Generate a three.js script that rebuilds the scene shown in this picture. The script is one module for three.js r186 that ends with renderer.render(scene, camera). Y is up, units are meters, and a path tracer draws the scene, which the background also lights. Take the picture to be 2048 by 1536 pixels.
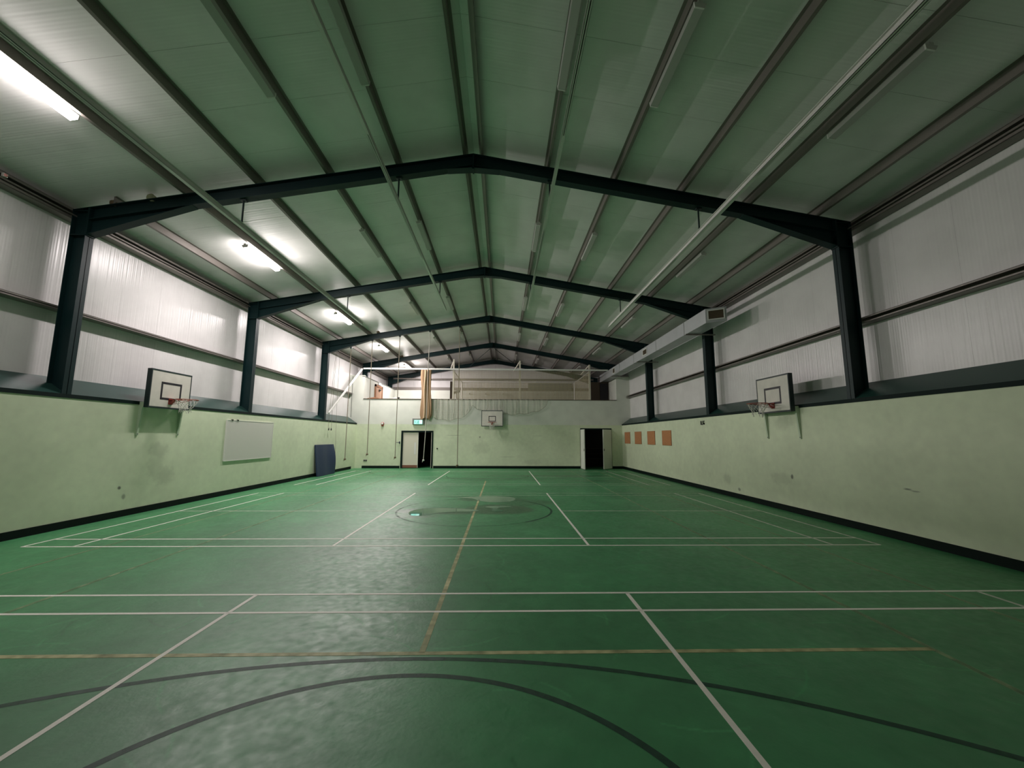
import * as THREE from 'three';
import { mergeGeometries } from 'three/addons/utils/BufferGeometryUtils.js';
import { RectAreaLightUniformsLib } from 'three/addons/lights/RectAreaLightUniformsLib.js';
import { RoundedBoxGeometry } from 'three/addons/geometries/RoundedBoxGeometry.js';
import { ImprovedNoise } from 'three/addons/math/ImprovedNoise.js';

// ---------------------------------------------------------------- camera, light, exposure
RectAreaLightUniformsLib.init();
const scene = new THREE.Scene();
scene.background = new THREE.Color(0x000000);          // night outside a closed hall
const camera = new THREE.PerspectiveCamera(2 * Math.atan(768 / 813.5) * 180 / Math.PI, 2048 / 1536, 0.05, 100);
camera.position.set(0.6198, 1.6837, 0);
camera.up.set(-0.00701814, 0.99143728, 0.13039503);
camera.lookAt(0.6198 + 0.02369328, 1.6837 + 0.1305265, -0.99116167);
const renderer = new THREE.WebGLRenderer({ antialias: true });
renderer.toneMapping = THREE.LinearToneMapping;
renderer.toneMappingExposure = 7.5;
renderer.shadowMap.enabled = true;
const LAMP_COLOR = new THREE.Color(1.0, 0.912, 0.905);  // fluorescent tubes
const LAMP_POWER = 62;                                 // luminance of the lit diffusers

// ---------------------------------------------------------------- helpers
// World: x across the hall, y up, d = depth from the camera (z = -d).
let seed = 7;
const rnd = () => { seed = (seed * 1664525 + 1013904223) >>> 0; return seed / 4294967296; };
const noise = new ImprovedNoise();
const fbm = (x, y, o = 4, z = 0.37) => { let s = 0, a = 0.5, f = 1; for (let i = 0; i < o; i++) { s += a * noise.noise(x * f, y * f, z + i * 3.1); f *= 2; a *= 0.5; } return s; };
const sm = (a, b, x) => { const t = Math.min(1, Math.max(0, (x - a) / (b - a))); return t * t * (3 - 2 * t); };
const taken = {};
const numbered = n => { const k = taken[n] = (taken[n] ?? -1) + 1; return k ? `${n}_${String(k).padStart(3, '0')}` : n; };

function triUV(g) {                                     // uv in metres, from the facing of each triangle
  if (g.index) g = g.toNonIndexed();
  const p = g.attributes.position, n = p.count, uv = new Float32Array(n * 2);
  const a = new THREE.Vector3(), b = new THREE.Vector3(), c = new THREE.Vector3();
  for (let i = 0; i < n; i += 3) {
    a.fromBufferAttribute(p, i); b.fromBufferAttribute(p, i + 1).sub(a); c.fromBufferAttribute(p, i + 2).sub(a); b.cross(c);
    const X = Math.abs(b.x), Y = Math.abs(b.y), Z = Math.abs(b.z);
    for (let k = i; k < i + 3; k++) {
      const x = p.getX(k), y = p.getY(k), z = p.getZ(k);
      if (X >= Y && X >= Z) { uv[2 * k] = z; uv[2 * k + 1] = y; } else if (Y >= Z) { uv[2 * k] = x; uv[2 * k + 1] = z; } else { uv[2 * k] = x; uv[2 * k + 1] = y; }
    }
  }
  g.setAttribute('uv', new THREE.BufferAttribute(uv, 2));
  return g;
}
const box = (x0, x1, y0, y1, d0, d1) => triUV(new THREE.BoxGeometry(Math.abs(x1 - x0), Math.abs(y1 - y0), Math.abs(d1 - d0)).translate((x0 + x1) / 2, (y0 + y1) / 2, -(d0 + d1) / 2));
const rbox = (x0, x1, y0, y1, d0, d1, r = 0.01) => triUV(new RoundedBoxGeometry(Math.abs(x1 - x0), Math.abs(y1 - y0), Math.abs(d1 - d0), 2, r).translate((x0 + x1) / 2, (y0 + y1) / 2, -(d0 + d1) / 2));
function prism(pts, d0, d1) {                           // outline in (x, y) drawn out along the depth
  const s = new THREE.Shape(pts.map(q => new THREE.Vector2(q[0], q[1])));
  return triUV(new THREE.ExtrudeGeometry(s, { depth: Math.abs(d1 - d0), bevelEnabled: false }).translate(0, 0, -Math.max(d0, d1)));
}
function tube(pts, r, seg = 24, rad = 8) { return triUV(new THREE.TubeGeometry(new THREE.CatmullRomCurve3(pts.map(q => new THREE.Vector3(q[0], q[1], -q[2]))), seg, r, rad, false)); }
function rod(a, b, r, rad = 8) {                        // straight round bar
  const A = new THREE.Vector3(a[0], a[1], -a[2]), B = new THREE.Vector3(b[0], b[1], -b[2]), L = A.distanceTo(B);
  const g = new THREE.CylinderGeometry(r, r, L, rad).translate(0, L / 2, 0);
  g.applyQuaternion(new THREE.Quaternion().setFromUnitVectors(new THREE.Vector3(0, 1, 0), B.clone().sub(A).normalize()));
  return triUV(g.translate(A.x, A.y, A.z));
}
function bar(a, b, w, h) {                              // straight square bar
  const A = new THREE.Vector3(a[0], a[1], -a[2]), B = new THREE.Vector3(b[0], b[1], -b[2]), L = A.distanceTo(B);
  const g = new THREE.BoxGeometry(w, h, L), m = new THREE.Matrix4().lookAt(B, A, new THREE.Vector3(0, 1, 0));
  return triUV(g.applyMatrix4(m).translate((A.x + B.x) / 2, (A.y + B.y) / 2, (A.z + B.z) / 2));
}
const merge = gs => mergeGeometries(gs.map(g => { const h = g.index ? g.toNonIndexed() : g; for (const k of Object.keys(h.attributes)) if (!['position', 'normal', 'uv'].includes(k)) h.deleteAttribute(k); return h; }));
function thing(name, label, category, [x, y, d] = [0, 0, 0], group, kind) {
  const o = new THREE.Group(); o.name = numbered(name); o.position.set(x, y, -d); scene.add(o);
  o.userData = { label, category }; if (group) o.userData.group = group; if (kind) o.userData.kind = kind;
  return o;
}
function rootOff(p) { const v = new THREE.Vector3(); while (p && p !== scene) { v.add(p.position); p = p.parent; } return v; }
function part(name, geos, mat, parent, label) {         // geometry given in world coordinates, kept relative to its thing
  const g = Array.isArray(geos) ? merge(geos) : geos, o = rootOff(parent);
  const m = new THREE.Mesh(g.translate(-o.x, -o.y, -o.z), mat); m.name = name; m.castShadow = m.receiveShadow = true; parent.add(m);
  if (label) m.userData.label = label;
  return m;
}
function solo(name, geos, mat, label, category, at, group, kind) { // a thing that is one mesh, its origin at its base
  const g = Array.isArray(geos) ? merge(geos) : geos; g.computeBoundingBox(); const b = g.boundingBox;
  const c = at ? new THREE.Vector3(at[0], at[1], -at[2]) : new THREE.Vector3((b.min.x + b.max.x) / 2, b.min.y, (b.min.z + b.max.z) / 2);
  const m = new THREE.Mesh(g.translate(-c.x, -c.y, -c.z), mat); m.name = numbered(name); m.position.copy(c); m.castShadow = m.receiveShadow = true; scene.add(m);
  m.userData = { label, category }; if (group) m.userData.group = group; if (kind) m.userData.kind = kind;
  return m;
}
function dup(src, [x, y, d], label, group) { const r = src.clone(); r.userData = { ...src.userData }; r.name = numbered(src.name.replace(/_\d{3}$/, '')); r.position.set(x, y, -d); scene.add(r); if (label) r.userData.label = label; if (group) r.userData.group = group; return r; }

// ---------------------------------------------------------------- textures
function dataTex(w, h, fn, srgb, repeat) {              // fn(i, j) -> [r, g, b] or grey, 0..1
  const a = new Uint8Array(w * h * 4);
  for (let j = 0; j < h; j++) for (let i = 0; i < w; i++) {
    let v = fn(i, j); if (!Array.isArray(v)) v = [v, v, v];
    const k = 4 * (j * w + i); for (let c = 0; c < 3; c++) a[k + c] = Math.max(0, Math.min(255, Math.round(v[c] * 255))); a[k + 3] = 255;
  }
  const t = new THREE.DataTexture(a, w, h, THREE.RGBAFormat); t.magFilter = THREE.LinearFilter; t.minFilter = THREE.LinearMipmapLinearFilter; t.generateMipmaps = true;
  t.wrapS = t.wrapT = THREE.RepeatWrapping; if (srgb) t.colorSpace = THREE.SRGBColorSpace; if (repeat) t.repeat.set(repeat[0], repeat[1]); t.needsUpdate = true;
  return t;
}
const mottle = (lo, hi, s, px = 256, o = 5, metres = 2) => dataTex(px, px, (i, j) => { // tiles without a seam
  const u = i / px, v = j / px, f = (a, b) => fbm(a * s, b * s, o); const wx = sm(0, 1, u), wy = sm(0, 1, v);
  const n = (f(u, v) * (1 - wx) + f(u - 1, v) * wx) * (1 - wy) + (f(u, v - 1) * (1 - wx) + f(u - 1, v - 1) * wx) * wy;
  return lo + (hi - lo) * Math.min(1, Math.max(0, 0.5 + n));
}, false, [1 / metres, 1 / metres]);
// fine vertical ribs of the liner sheets (height), one tile = 1 m of sheet width
const ribRow = new Float32Array(512); for (let i = 0; i < 512; i++) { const u = i / 512; const c = 2 * Math.PI * u; ribRow[i] = 0.5 + 0.22 * Math.sin(c * 12) * (0.7 + 0.5 * Math.sin(c * 3 + 1)) + 0.2 * Math.sin(c * 5 + 2) * Math.sin(c * 2) + 0.14 * Math.sin(c * 21 + 0.7); }
const ribTex = dataTex(512, 64, (i, j) => ribRow[i] + 0.12 * noise.noise(i / 512 * 9, j / 64 * 1.5 * 0 + 3.3, 1.7) + 0.05 * noise.noise(i / 512 * 5, Math.sin(j / 64 * 2 * Math.PI) * 0.8, 4.2), false, [1, 0.5]);
const ribTexRoof = dataTex(64, 512, (i, j) => ribRow[j] + 0.12 * noise.noise(j / 512 * 9, 7.3, 1.7), false, [0.5, 1]);
const dust = mottle(0.86, 1.06, 5, 256, 5, 3);

// ---------------------------------------------------------------- materials
const std = (o) => new THREE.MeshStandardMaterial(o), C = (r, g, b) => new THREE.Color().setRGB(r, g, b);
const M = {
  steel: new THREE.MeshPhysicalMaterial({ color: C(0.0040, 0.0225, 0.0240), roughness: 0.5, specularIntensity: 0.6 }),
  galv: std({ color: C(0.20, 0.18, 0.16), roughness: 0.45, metalness: 0.3 }),
  clad: new THREE.MeshPhysicalMaterial({ color: C(0.76, 0.74, 0.735), map: dust, roughness: 0.30, bumpMap: ribTex, bumpScale: 0.0028 }),
  roof: new THREE.MeshPhysicalMaterial({ color: C(0.82, 0.81, 0.79), map: dust, roughness: 0.30, bumpMap: ribTexRoof, bumpScale: 0.0016 }),
  sill: new THREE.MeshPhysicalMaterial({ color: C(0.016, 0.052, 0.043), roughness: 0.3, specularIntensity: 0.7 }),
  fascia: new THREE.MeshPhysicalMaterial({ color: C(0.004, 0.014, 0.0125), roughness: 0.7, specularIntensity: 0.35 }),
  skirt: new THREE.MeshPhysicalMaterial({ color: C(0.0025, 0.010, 0.007), roughness: 0.75, specularIntensity: 0.35 }),
  upper: std({ color: C(0.72, 0.745, 0.665), map: dust, roughness: 0.8 }),
  plaster: std({ color: C(0.46, 0.61, 0.385), map: dust, roughness: 0.75 }),
  whiteSteel: std({ color: C(0.74, 0.735, 0.70), roughness: 0.45 }),
  rail: std({ color: C(0.74, 0.72, 0.69), roughness: 0.45 }),
  duct: std({ color: C(0.50, 0.515, 0.53), roughness: 0.45, metalness: 0.35, map: dust }),
  boardWhite: std({ color: C(0.72, 0.69, 0.62), roughness: 0.55, map: mottle(0.84, 1.05, 6, 256, 5, 1) }),
  boardFrame: std({ color: C(0.010, 0.026, 0.027), roughness: 0.5 }),
  black: std({ color: C(0.012, 0.011, 0.017), roughness: 0.5 }),
  red: std({ color: C(0.36, 0.05, 0.035), roughness: 0.45 }),
  rim: std({ color: C(0.33, 0.075, 0.045), roughness: 0.45, metalness: 0.2 }),
  cord: std({ color: C(0.62, 0.61, 0.56), roughness: 0.9 }),
  postGreen: std({ color: C(0.52, 0.62, 0.46), roughness: 0.6 }),
  rope: std({ color: C(0.27, 0.235, 0.175), roughness: 0.95 }),
  ropePale: std({ color: C(0.62, 0.58, 0.52), roughness: 0.9 }),
  blue: std({ color: C(0.011, 0.026, 0.075), roughness: 0.55 }),
  cork: std({ color: C(0.50, 0.225, 0.095), roughness: 0.95, map: mottle(0.75, 1.1, 24, 256, 4, 1) }),
  corkEdge: std({ color: C(0.33, 0.15, 0.07), roughness: 0.8 }),
  doorCream: std({ color: C(0.70, 0.655, 0.55), roughness: 0.5 }),
  kick: std({ color: C(0.22, 0.085, 0.055), roughness: 0.5 }),
  wood: std({ color: C(0.56, 0.34, 0.22), roughness: 0.6 }),
  darkWood: std({ color: C(0.07, 0.05, 0.032), roughness: 0.7 }),
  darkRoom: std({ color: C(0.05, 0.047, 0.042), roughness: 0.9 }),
  diffOff: new THREE.MeshPhysicalMaterial({ color: C(0.42, 0.42, 0.39), roughness: 0.4 }),
  diffOn: std({ color: C(0.8, 0.8, 0.8), roughness: 0.4, emissive: LAMP_COLOR.clone(), emissiveIntensity: 1.6 }),
  plastic: std({ color: C(0.70, 0.69, 0.65), roughness: 0.5 }),
  greyPlastic: std({ color: C(0.22, 0.235, 0.21), roughness: 0.6 }),
  darkPlastic: std({ color: C(0.03, 0.035, 0.03), roughness: 0.5 }),
  tuft: std({ color: C(0.17, 0.125, 0.075), roughness: 1 }),
  foam: std({ color: C(0.40, 0.40, 0.25), roughness: 0.9 }),
};

// ---------------------------------------------------------------- dimensions
const XL = -7.39, XR = 7.33, CL = -7.89, CR = 7.83;    // face of the lower walls, face of the cladding
const NEAR = -3.05, BACK = 22.72, GABLE = 29.72;       // wall behind the camera, wall under the gallery, gable
const FRAMES = [-3.0, 2.135, 7.635, 13.135, 18.635, 24.135, 29.55];
const RIDGE = 7.37, SLOPE = 0.175, PUR = 0.155;
const raft = x => RIDGE - SLOPE * Math.abs(x);         // top of the rafters = underside of the purlins
const PX = [1.5, 2.867, 4.232, 5.598, 6.955];

// ---------------------------------------------------------------- floor
const FW = CR - CL + 0.4, FD = GABLE - NEAR + 0.6, FX0 = CL - 0.2, FD0 = NEAR - 0.3;
const wetSpot = (x, d) => {                            // damp stains round the leaks under the middle of the roof
  const w = 0.16 * fbm(x * 1.7, d * 1.2, 4); let s = 0;
  for (const [cx, cd, rx, rd, k] of [[-0.75, 9.72, 1.15, 0.48, 1], [0.55, 9.95, 0.95, 0.75, 1], [0.35, 11.5, 1.2, 0.42, 0.8], [1.25, 10.95, 0.8, 0.6, 0.55], [-1.4, 9.1, 0.8, 0.3, 0.5], [0.2, 11.95, 1.7, 0.22, 0.5], [2.6, 18.4, 3.4, 0.5, 0.7], [0.4, 17.2, 3.2, 0.28, 0.6], [3.6, 16.3, 2.6, 0.25, 0.5], [0, 19.2, 1.6, 0.25, 0.5]])
    s = Math.max(s, k * (1 - sm(0.7, 1.05, Math.hypot((x - cx) / rx, (d - cd) / rd) + w * 1.6)));
  return s;
};
const FTW = 1024, FTH = 2048, scuffs = [];
for (let i = 0; i < 900; i++) scuffs.push([CL + rnd() * (CR - CL), NEAR + rnd() * 26, rnd() * 6.28, 0.1 + rnd() * 0.5, rnd() < 0.72 ? 1 : -1]);
const scuffGrid = new Float32Array(FTW * FTH);
for (const [x, d, a, L, s] of scuffs) for (let t = 0; t < L; t += 0.006) {
  const px = Math.round((x + Math.cos(a + t * 0.7) * t - FX0) / FW * FTW), py = Math.round((d + Math.sin(a + t * 0.7) * t - FD0) / FD * FTH);
  if (px >= 0 && px < FTW && py >= 0 && py < FTH) scuffGrid[py * FTW + px] += 0.35 * s;
}
const floorXY = (i, j) => [FX0 + (i + 0.5) / FTW * FW, FD0 + (j + 0.5) / FTH * FD];
const floorMap = dataTex(FTW, FTH, (i, j) => {
  const [x, d] = floorXY(i, j), n = fbm(x * 0.55, d * 0.55, 5), f = fbm(x * 5, d * 5, 3), w = wetSpot(x, d), s = scuffGrid[j * FTW + i];
  const k = (1 + 0.20 * n + 0.12 * f + 0.11 * s) * (1 - 0.28 * w), pale = Math.max(0, 0.10 * fbm(x * 1.3 + 9, d * 1.3, 4) + 0.03 * s);
  return [0.250 * k + pale * 0.7, 0.515 * k + pale * 0.8, 0.335 * k + pale * 0.65];
}, true);
const floorRough = dataTex(FTW, FTH, (i, j) => {
  const [x, d] = floorXY(i, j), w = wetSpot(x, d);
  return (0.46 + 0.05 * fbm(x * 0.9 + 4, d * 0.9, 4) + 0.18 * fbm(x * 14, d * 14, 3) + 0.05 * scuffGrid[j * FTW + i]) * (1 - 0.25 * w);
});
for (const t of [floorMap, floorRough]) t.wrapS = t.wrapT = THREE.ClampToEdgeWrapping;
const floorBump = mottle(0, 1, 46, 512, 3, 1); floorBump.repeat.set(FW / 1.3, FD / 1.3);
const floorMat = std({ map: floorMap, roughnessMap: floorRough, roughness: 1, bumpMap: floorBump, bumpScale: 0.0009 });
const floor = thing('floor', 'green painted sports hall floor with layers of court markings', 'floor', [0, 0, 0], null, 'structure');
{
  const g = new THREE.BoxGeometry(FW, 0.2, FD).translate(FX0 + FW / 2, -0.1, -(FD0 + FD / 2)).toNonIndexed(), p = g.attributes.position, uv = g.attributes.uv;
  for (let i = 0; i < p.count; i++) uv.setXY(i, (p.getX(i) - FX0) / FW, (-p.getZ(i) - FD0) / FD);
  part('floor_slab', g, floorMat, floor);
}
const wear = (lo, hi, s) => dataTex(256, 256, (i, j) => { const u = Math.abs(i / 128 - 1), v = Math.abs(j / 128 - 1); return Math.min(1, Math.max(0.02, lo + (hi - lo) * (0.5 + 1.3 * fbm(u * s, v * s, 4)))); }, false, [0.5, 0.5]);
const paint = (col, lo, hi) => std({ color: col, roughness: 0.6, transparent: true, alphaMap: wear(lo, hi, 9) });
const W1 = paint(C(0.82, 0.80, 0.72), 0.90, 1.10), W2 = paint(C(0.66, 0.72, 0.60), 0.20, 0.72), W3 = paint(C(0.72, 0.74, 0.64), 0.45, 0.95);
const Y1 = paint(C(0.50, 0.49, 0.25), 0.40, 1.0), Y2 = paint(C(0.38, 0.52, 0.28), 0.08, 0.60), K1 = paint(C(0.010, 0.052, 0.030), 0.55, 1.0), K2 = paint(C(0.010, 0.052, 0.030), 0.02, 0.55);
let lift = 0.002;
const line = (x0, x1, d0, d1, m, y) => part('court_line', box(Math.min(x0, x1), Math.max(x0, x1), 0, y ?? lift, d0, d1), m, floor);
const lx = (d, x0, x1, m, w = 0.04) => line(x0, x1, d - w / 2, d + w / 2, m), ld = (x, d0, d1, m, w = 0.04) => line(x - w / 2, x + w / 2, d0, d1, m);
const arc = (cx, cd, r, a0, a1, m, w = 0.05) => { const g = new THREE.RingGeometry(r - w / 2, r + w / 2, 96, 1, a0, a1 - a0).rotateX(-Math.PI / 2).translate(cx, lift, -cd); part('court_line', triUV(g), m, floor); };
lift = 0.0010;                                          // basketball, dark
arc(0, 9.85, 1.78, -0.9, 0.75, K1); arc(0, 9.85, 1.78, 0.75, 5.38, K2); arc(0, 1.37, 1.79, 0, 3.1416, K1); arc(-0.05, -2.84, 6.22, 0.02, 3.12, K1);
arc(0, 18.33, 1.79, 3.1416, 6.2832, K2); arc(0, 22.54, 6.22, 3.16, 6.26, K2);
lift = 0.0015;                                          // tennis, worn yellow
for (const s of [-1, 1]) { ld(s * 4.115, -2.0, 21.7, Y2, 0.05); ld(s * 5.485, -2.0, 21.7, Y2, 0.05); lx(s < 0 ? 3.46 : 16.24, -4.115, 4.115, s < 0 ? Y1 : Y2, 0.05); }
ld(0, 3.46, 16.24, Y1, 0.05);
lift = 0.0020;                                          // three badminton courts laid across the hall, white
[[-1.41, 0], [6.66, 1], [14.87, 2]].forEach(([n, k]) => {
  const f = n + 6.1, h = k === 2 ? W2 : W1;
  lx(n, -6.7, 6.7, h); lx(n + 0.46, -6.7, 6.7, h); lx(f - 0.46, -6.7, 6.7, k === 1 ? W2 : h); lx(f, -6.7, 6.7, k === 1 ? W2 : h);
  for (const s of [-1, 1]) { ld(s * 6.7, n, f, s > 0 ? W3 : W1); ld(s * 5.94, n, f, s > 0 ? W3 : W1); ld(s * 2.0, n, f, W1); lx(n + 3.05, s * 2.0, s * 6.7, k === 2 ? W2 : W3); }
});
// standing water where the roof leaks
const water = new THREE.MeshPhysicalMaterial({ color: C(0.10, 0.22, 0.145), roughness: 0.03, ior: 1.33 });
function puddle(pts, label) {
  const c = new THREE.CatmullRomCurve3(pts.map(q => new THREE.Vector3(q[0], 0, -q[1])), true), s = new THREE.Shape(c.getPoints(60).map(v => new THREE.Vector2(v.x, -v.z)));
  const g = new THREE.ExtrudeGeometry(s, { depth: 0.0015, bevelEnabled: false }).rotateX(-Math.PI / 2); g.translate(0, 0.0012, 0);
  solo('puddle', triUV(g), water, label, 'puddle', null, 'puddles under the roof leaks');
}
puddle([[-1.47, 9.55], [-1.3, 9.14], [-1.0, 9.2], [-0.8, 9.45], [-0.5, 9.58], [-0.15, 9.62], [0.1, 9.76], [-0.25, 9.98], [-0.6, 10.06], [-1.0, 10.08], [-1.3, 9.98]], 'long narrow puddle beside the white service line, mirroring the exit sign');
puddle([[-0.66, 11.8], [-0.2, 11.62], [0.05, 11.2], [0.35, 10.98], [0.8, 11.05], [1.0, 11.5], [0.9, 11.9], [0.4, 12.1], [-0.1, 12.0]], 'wide pale puddle crossed by the end of the worn yellow line');
puddle([[0.22, 10.28], [0.42, 10.0], [0.4, 9.72], [0.62, 9.66], [0.66, 9.78], [0.52, 9.9], [0.56, 10.1], [0.86, 10.3], [0.6, 10.42]], 'small hook shaped puddle inside the dark centre circle');

// ---------------------------------------------------------------- walls
const plasterTex = (len, marks) => dataTex(2048, 192, (i, j) => {
  const s = i / 2048 * len, y = j / 192 * 2.4; let k = 0.96 + 0.07 * fbm(s * 0.8, y * 0.8, 4) + 0.05 * fbm(s * 6, y * 6, 3), g = 0;
  for (const [a, b, ra, rb, v] of marks) g = Math.max(g, v * (1 - sm(0.4, 1, Math.hypot((s - a) / ra, (y - b) / rb) + 0.5 * fbm(s * 9, y * 9, 3))));
  k *= 1 - g; return [0.865 * k, 0.905 * k, 0.785 * k];
}, true);
function sideWall(side) {
  const s = side === 'left' ? -1 : 1, F = s < 0 ? XL : XR, K = s < 0 ? CL : CR, LEN = GABLE - NEAR;
  const w = thing('wall_' + side, s < 0 ? 'side wall with the whiteboard, mint below and white sheet above a dark green sill' : 'side wall with the cork boards, mint below and white sheet above a dark green sill', 'wall', [F, 0, NEAR], null, 'structure');
  const marks = s < 0 ? [[8.92, 0.6, 0.05, 0.05, 0.5], [9.05, 0.4, 0.06, 0.07, 0.25], [10.05, 0.75, 0.4, 0.3, 0.08], [9.8, 1.35, 0.35, 0.25, 0.09], [9.75, 1.0, 0.3, 0.4, 0.06], [5.5, 0.7, 0.2, 0.1, 0.12]]
    : [[9.43, 0.8, 0.05, 0.07, 0.45], [9.8, 0.72, 0.5, 0.2, 0.06], [6.72, 0.855, 0.10, 0.016, 0.4], [6.6, 0.835, 0.10, 0.014, 0.3], [11.6, 0.25, 0.08, 0.05, 0.3], [9.6, 2.05, 0.45, 0.22, 0.06], [12.2, 0.5, 0.3, 0.2, 0.08]];
  const t = plasterTex(LEN, marks.map(m => [m[0] - NEAR, ...m.slice(1)]));
  const g = new THREE.BoxGeometry(0.7, 2.4, LEN).translate(F + s * 0.35, 1.2, -(NEAR + LEN / 2)).toNonIndexed(), p = g.attributes.position, uv = g.attributes.uv;
  for (let i = 0; i < p.count; i++) uv.setXY(i, (-p.getZ(i) - NEAR) / LEN, p.getY(i) / 2.4);
  part('lower_wall', g, std({ map: t, roughness: 0.7 }), w, 'mint green painted lower wall');
  part('sill', prism([[F, 2.40], [F + s * 0.5, 2.40], [F + s * 0.5, 2.785], [F, 2.445]], NEAR, BACK), M.sill, w, 'sloping dark green sill');
  part('fascia', prism([[F - s * 0.012, 2.375], [F + s * 0.02, 2.375], [F + s * 0.02, 2.45], [F - s * 0.012, 2.447]], NEAR, BACK), M.fascia, w);
  part('outer_wall', box(K + s * 0.06, K + s * 0.12, 2.4, 6.3, NEAR, GABLE), M.darkRoom, w);
  for (let d = NEAR, k = 0; d < GABLE - 0.01; d += 1, k++) part('cladding_panel', box(K, K + s * 0.05, 2.72, 6.25, d + 0.001, Math.min(GABLE, d + 1) - 0.001), M.clad, w);
  // skirting
  const segs = s < 0 ? [[NEAR, 17.6], [17.6, 22.15]] : [[NEAR, BACK]];
  const b = thing('baseboard_' + side, 'black painted skirting along the foot of the wall with the ' + (s < 0 ? 'whiteboard' : 'cork boards'), 'skirting', [F, 0, NEAR], null, 'structure');
  for (const [a, e] of segs) part('skirting', box(F, F - s * 0.018, 0, 0.135, a, e), M.skirt, b);
  // wall rail (girt) and eaves beam
  const C3 = (x0, x1, y0, y1, d0, d1, n) => [box(x0, x1, y0, y0 + 0.006, d0, d1), box(x0, x1, y1 - 0.006, y1, d0, d1), box(x1 - s * 0.0, x1 - s * 0.006, y0, y1, d0, d1), box(x0, x0 + s * 0.006, y0, y0 + n, d0, d1), box(x0, x0 + s * 0.006, y1 - n, y1, d0, d1)];
  const gt = s < 0 ? [4.02, 4.095] : [3.915, 4.035];
  solo('wall_rail', [...C3(K - s * 0.20, K, gt[0], gt[1], NEAR, BACK, 0.03)], M.galv, 'galvanised rail running half way up the white sheet wall above the ' + (s < 0 ? 'whiteboard' : 'cork boards'), 'rail', [K - s * 0.1, gt[0], NEAR], null, 'structure');
  solo('eaves_beam', [...C3(K - s * 0.20, K, 5.83, 6.04, NEAR, GABLE, 0.05), box(K - s * 0.215, K - s * 0.205, 5.90, 5.93, NEAR, GABLE)], M.galv, 'galvanised eaves beam along the top of the sheet wall above the ' + (s < 0 ? 'whiteboard' : 'cork boards'), 'beam', [K - s * 0.1, 5.83, NEAR], null, 'structure');
}
sideWall('left'); sideWall('right');

// wall under the gallery, with the two door openings
const wb = thing('wall_back', 'end wall with the doorways, mint below and paler above up to the gallery', 'wall', [0, 0, BACK], null, 'structure');
const BT = 0.25, doorX = [-4.89, -3.2], doorH = 2.02, cupX = [5.0, 6.69], cupH = 2.19, bt = plasterTex(CR - CL, [[-2.0 - CL, 1.79, 0.5, 0.012, 0.35], [2.58 - CL, 1.775, 0.35, 0.012, 0.2], [-0.6 - CL, 1.7, 0.06, 0.06, 0.3], [0.9 - CL, 0.62, 0.5, 0.02, 0.15], [2.3 - CL, 0.35, 0.6, 0.2, 0.06], [-0.5 - CL, 1.1, 0.7, 0.5, 0.05]]);
const backMat = std({ map: bt, roughness: 0.72 });
const bw = (x0, x1, y0, y1) => { const g = new THREE.BoxGeometry(x1 - x0, y1 - y0, BT).translate((x0 + x1) / 2, (y0 + y1) / 2, -(BACK + BT / 2)).toNonIndexed(), p = g.attributes.position, uv = g.attributes.uv; for (let i = 0; i < p.count; i++) uv.setXY(i, (p.getX(i) - CL) / (CR - CL), p.getY(i) / 2.4); return g; };
part('lower_wall', [bw(CL, doorX[0], 0, 2.39), bw(doorX[0], doorX[1], doorH, 2.39), bw(doorX[1], cupX[0], 0, 2.39), bw(cupX[0], cupX[1], cupH, 2.39), bw(cupX[1], CR, 0, 2.39)], backMat, wb, 'mint green painted lower wall');
part('upper_wall', box(CL, CR, 2.39, 3.77, BACK, BACK + BT), M.upper, wb, 'pale grey green upper wall');
part('pier', box(CL, -7.09, 3.77, 5.12, BACK, BACK + BT), M.upper, wb); part('pier', box(7.06, CR, 3.77, 5.12, BACK, BACK + BT), M.upper, wb);
part('parapet_cap', box(-7.09, 7.06, 3.77, 3.805, BACK - 0.03, BACK + BT + 0.02), M.darkWood, wb, 'dark timber capping of the gallery front');
const bbk = thing('baseboard_back', 'black painted skirting along the foot of the end wall', 'skirting', [0, 0, BACK], null, 'structure');
for (const [a, e] of [[-7.0, doorX[0] - 0.07], [doorX[1] + 0.07, cupX[0] - 0.05], [cupX[1] + 0.05, XR]]) part('skirting', box(a, e, 0, 0.135, BACK - 0.018, BACK), M.skirt, bbk);
// wall behind the camera
const wf = thing('wall_front', 'plain end wall opposite the gallery, mint below and white sheet above', 'wall', [0, 0, NEAR], null, 'structure');
part('lower_wall', box(CL, CR, 0, 2.45, NEAR - 0.25, NEAR), M.plaster, wf);
for (let x = CL; x < CR - 0.05; x += 1) part('cladding_panel', box(x + 0.003, Math.min(CR, x + 1) - 0.003, 2.45, 7.7, NEAR - 0.05, NEAR), M.clad, wf);
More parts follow.
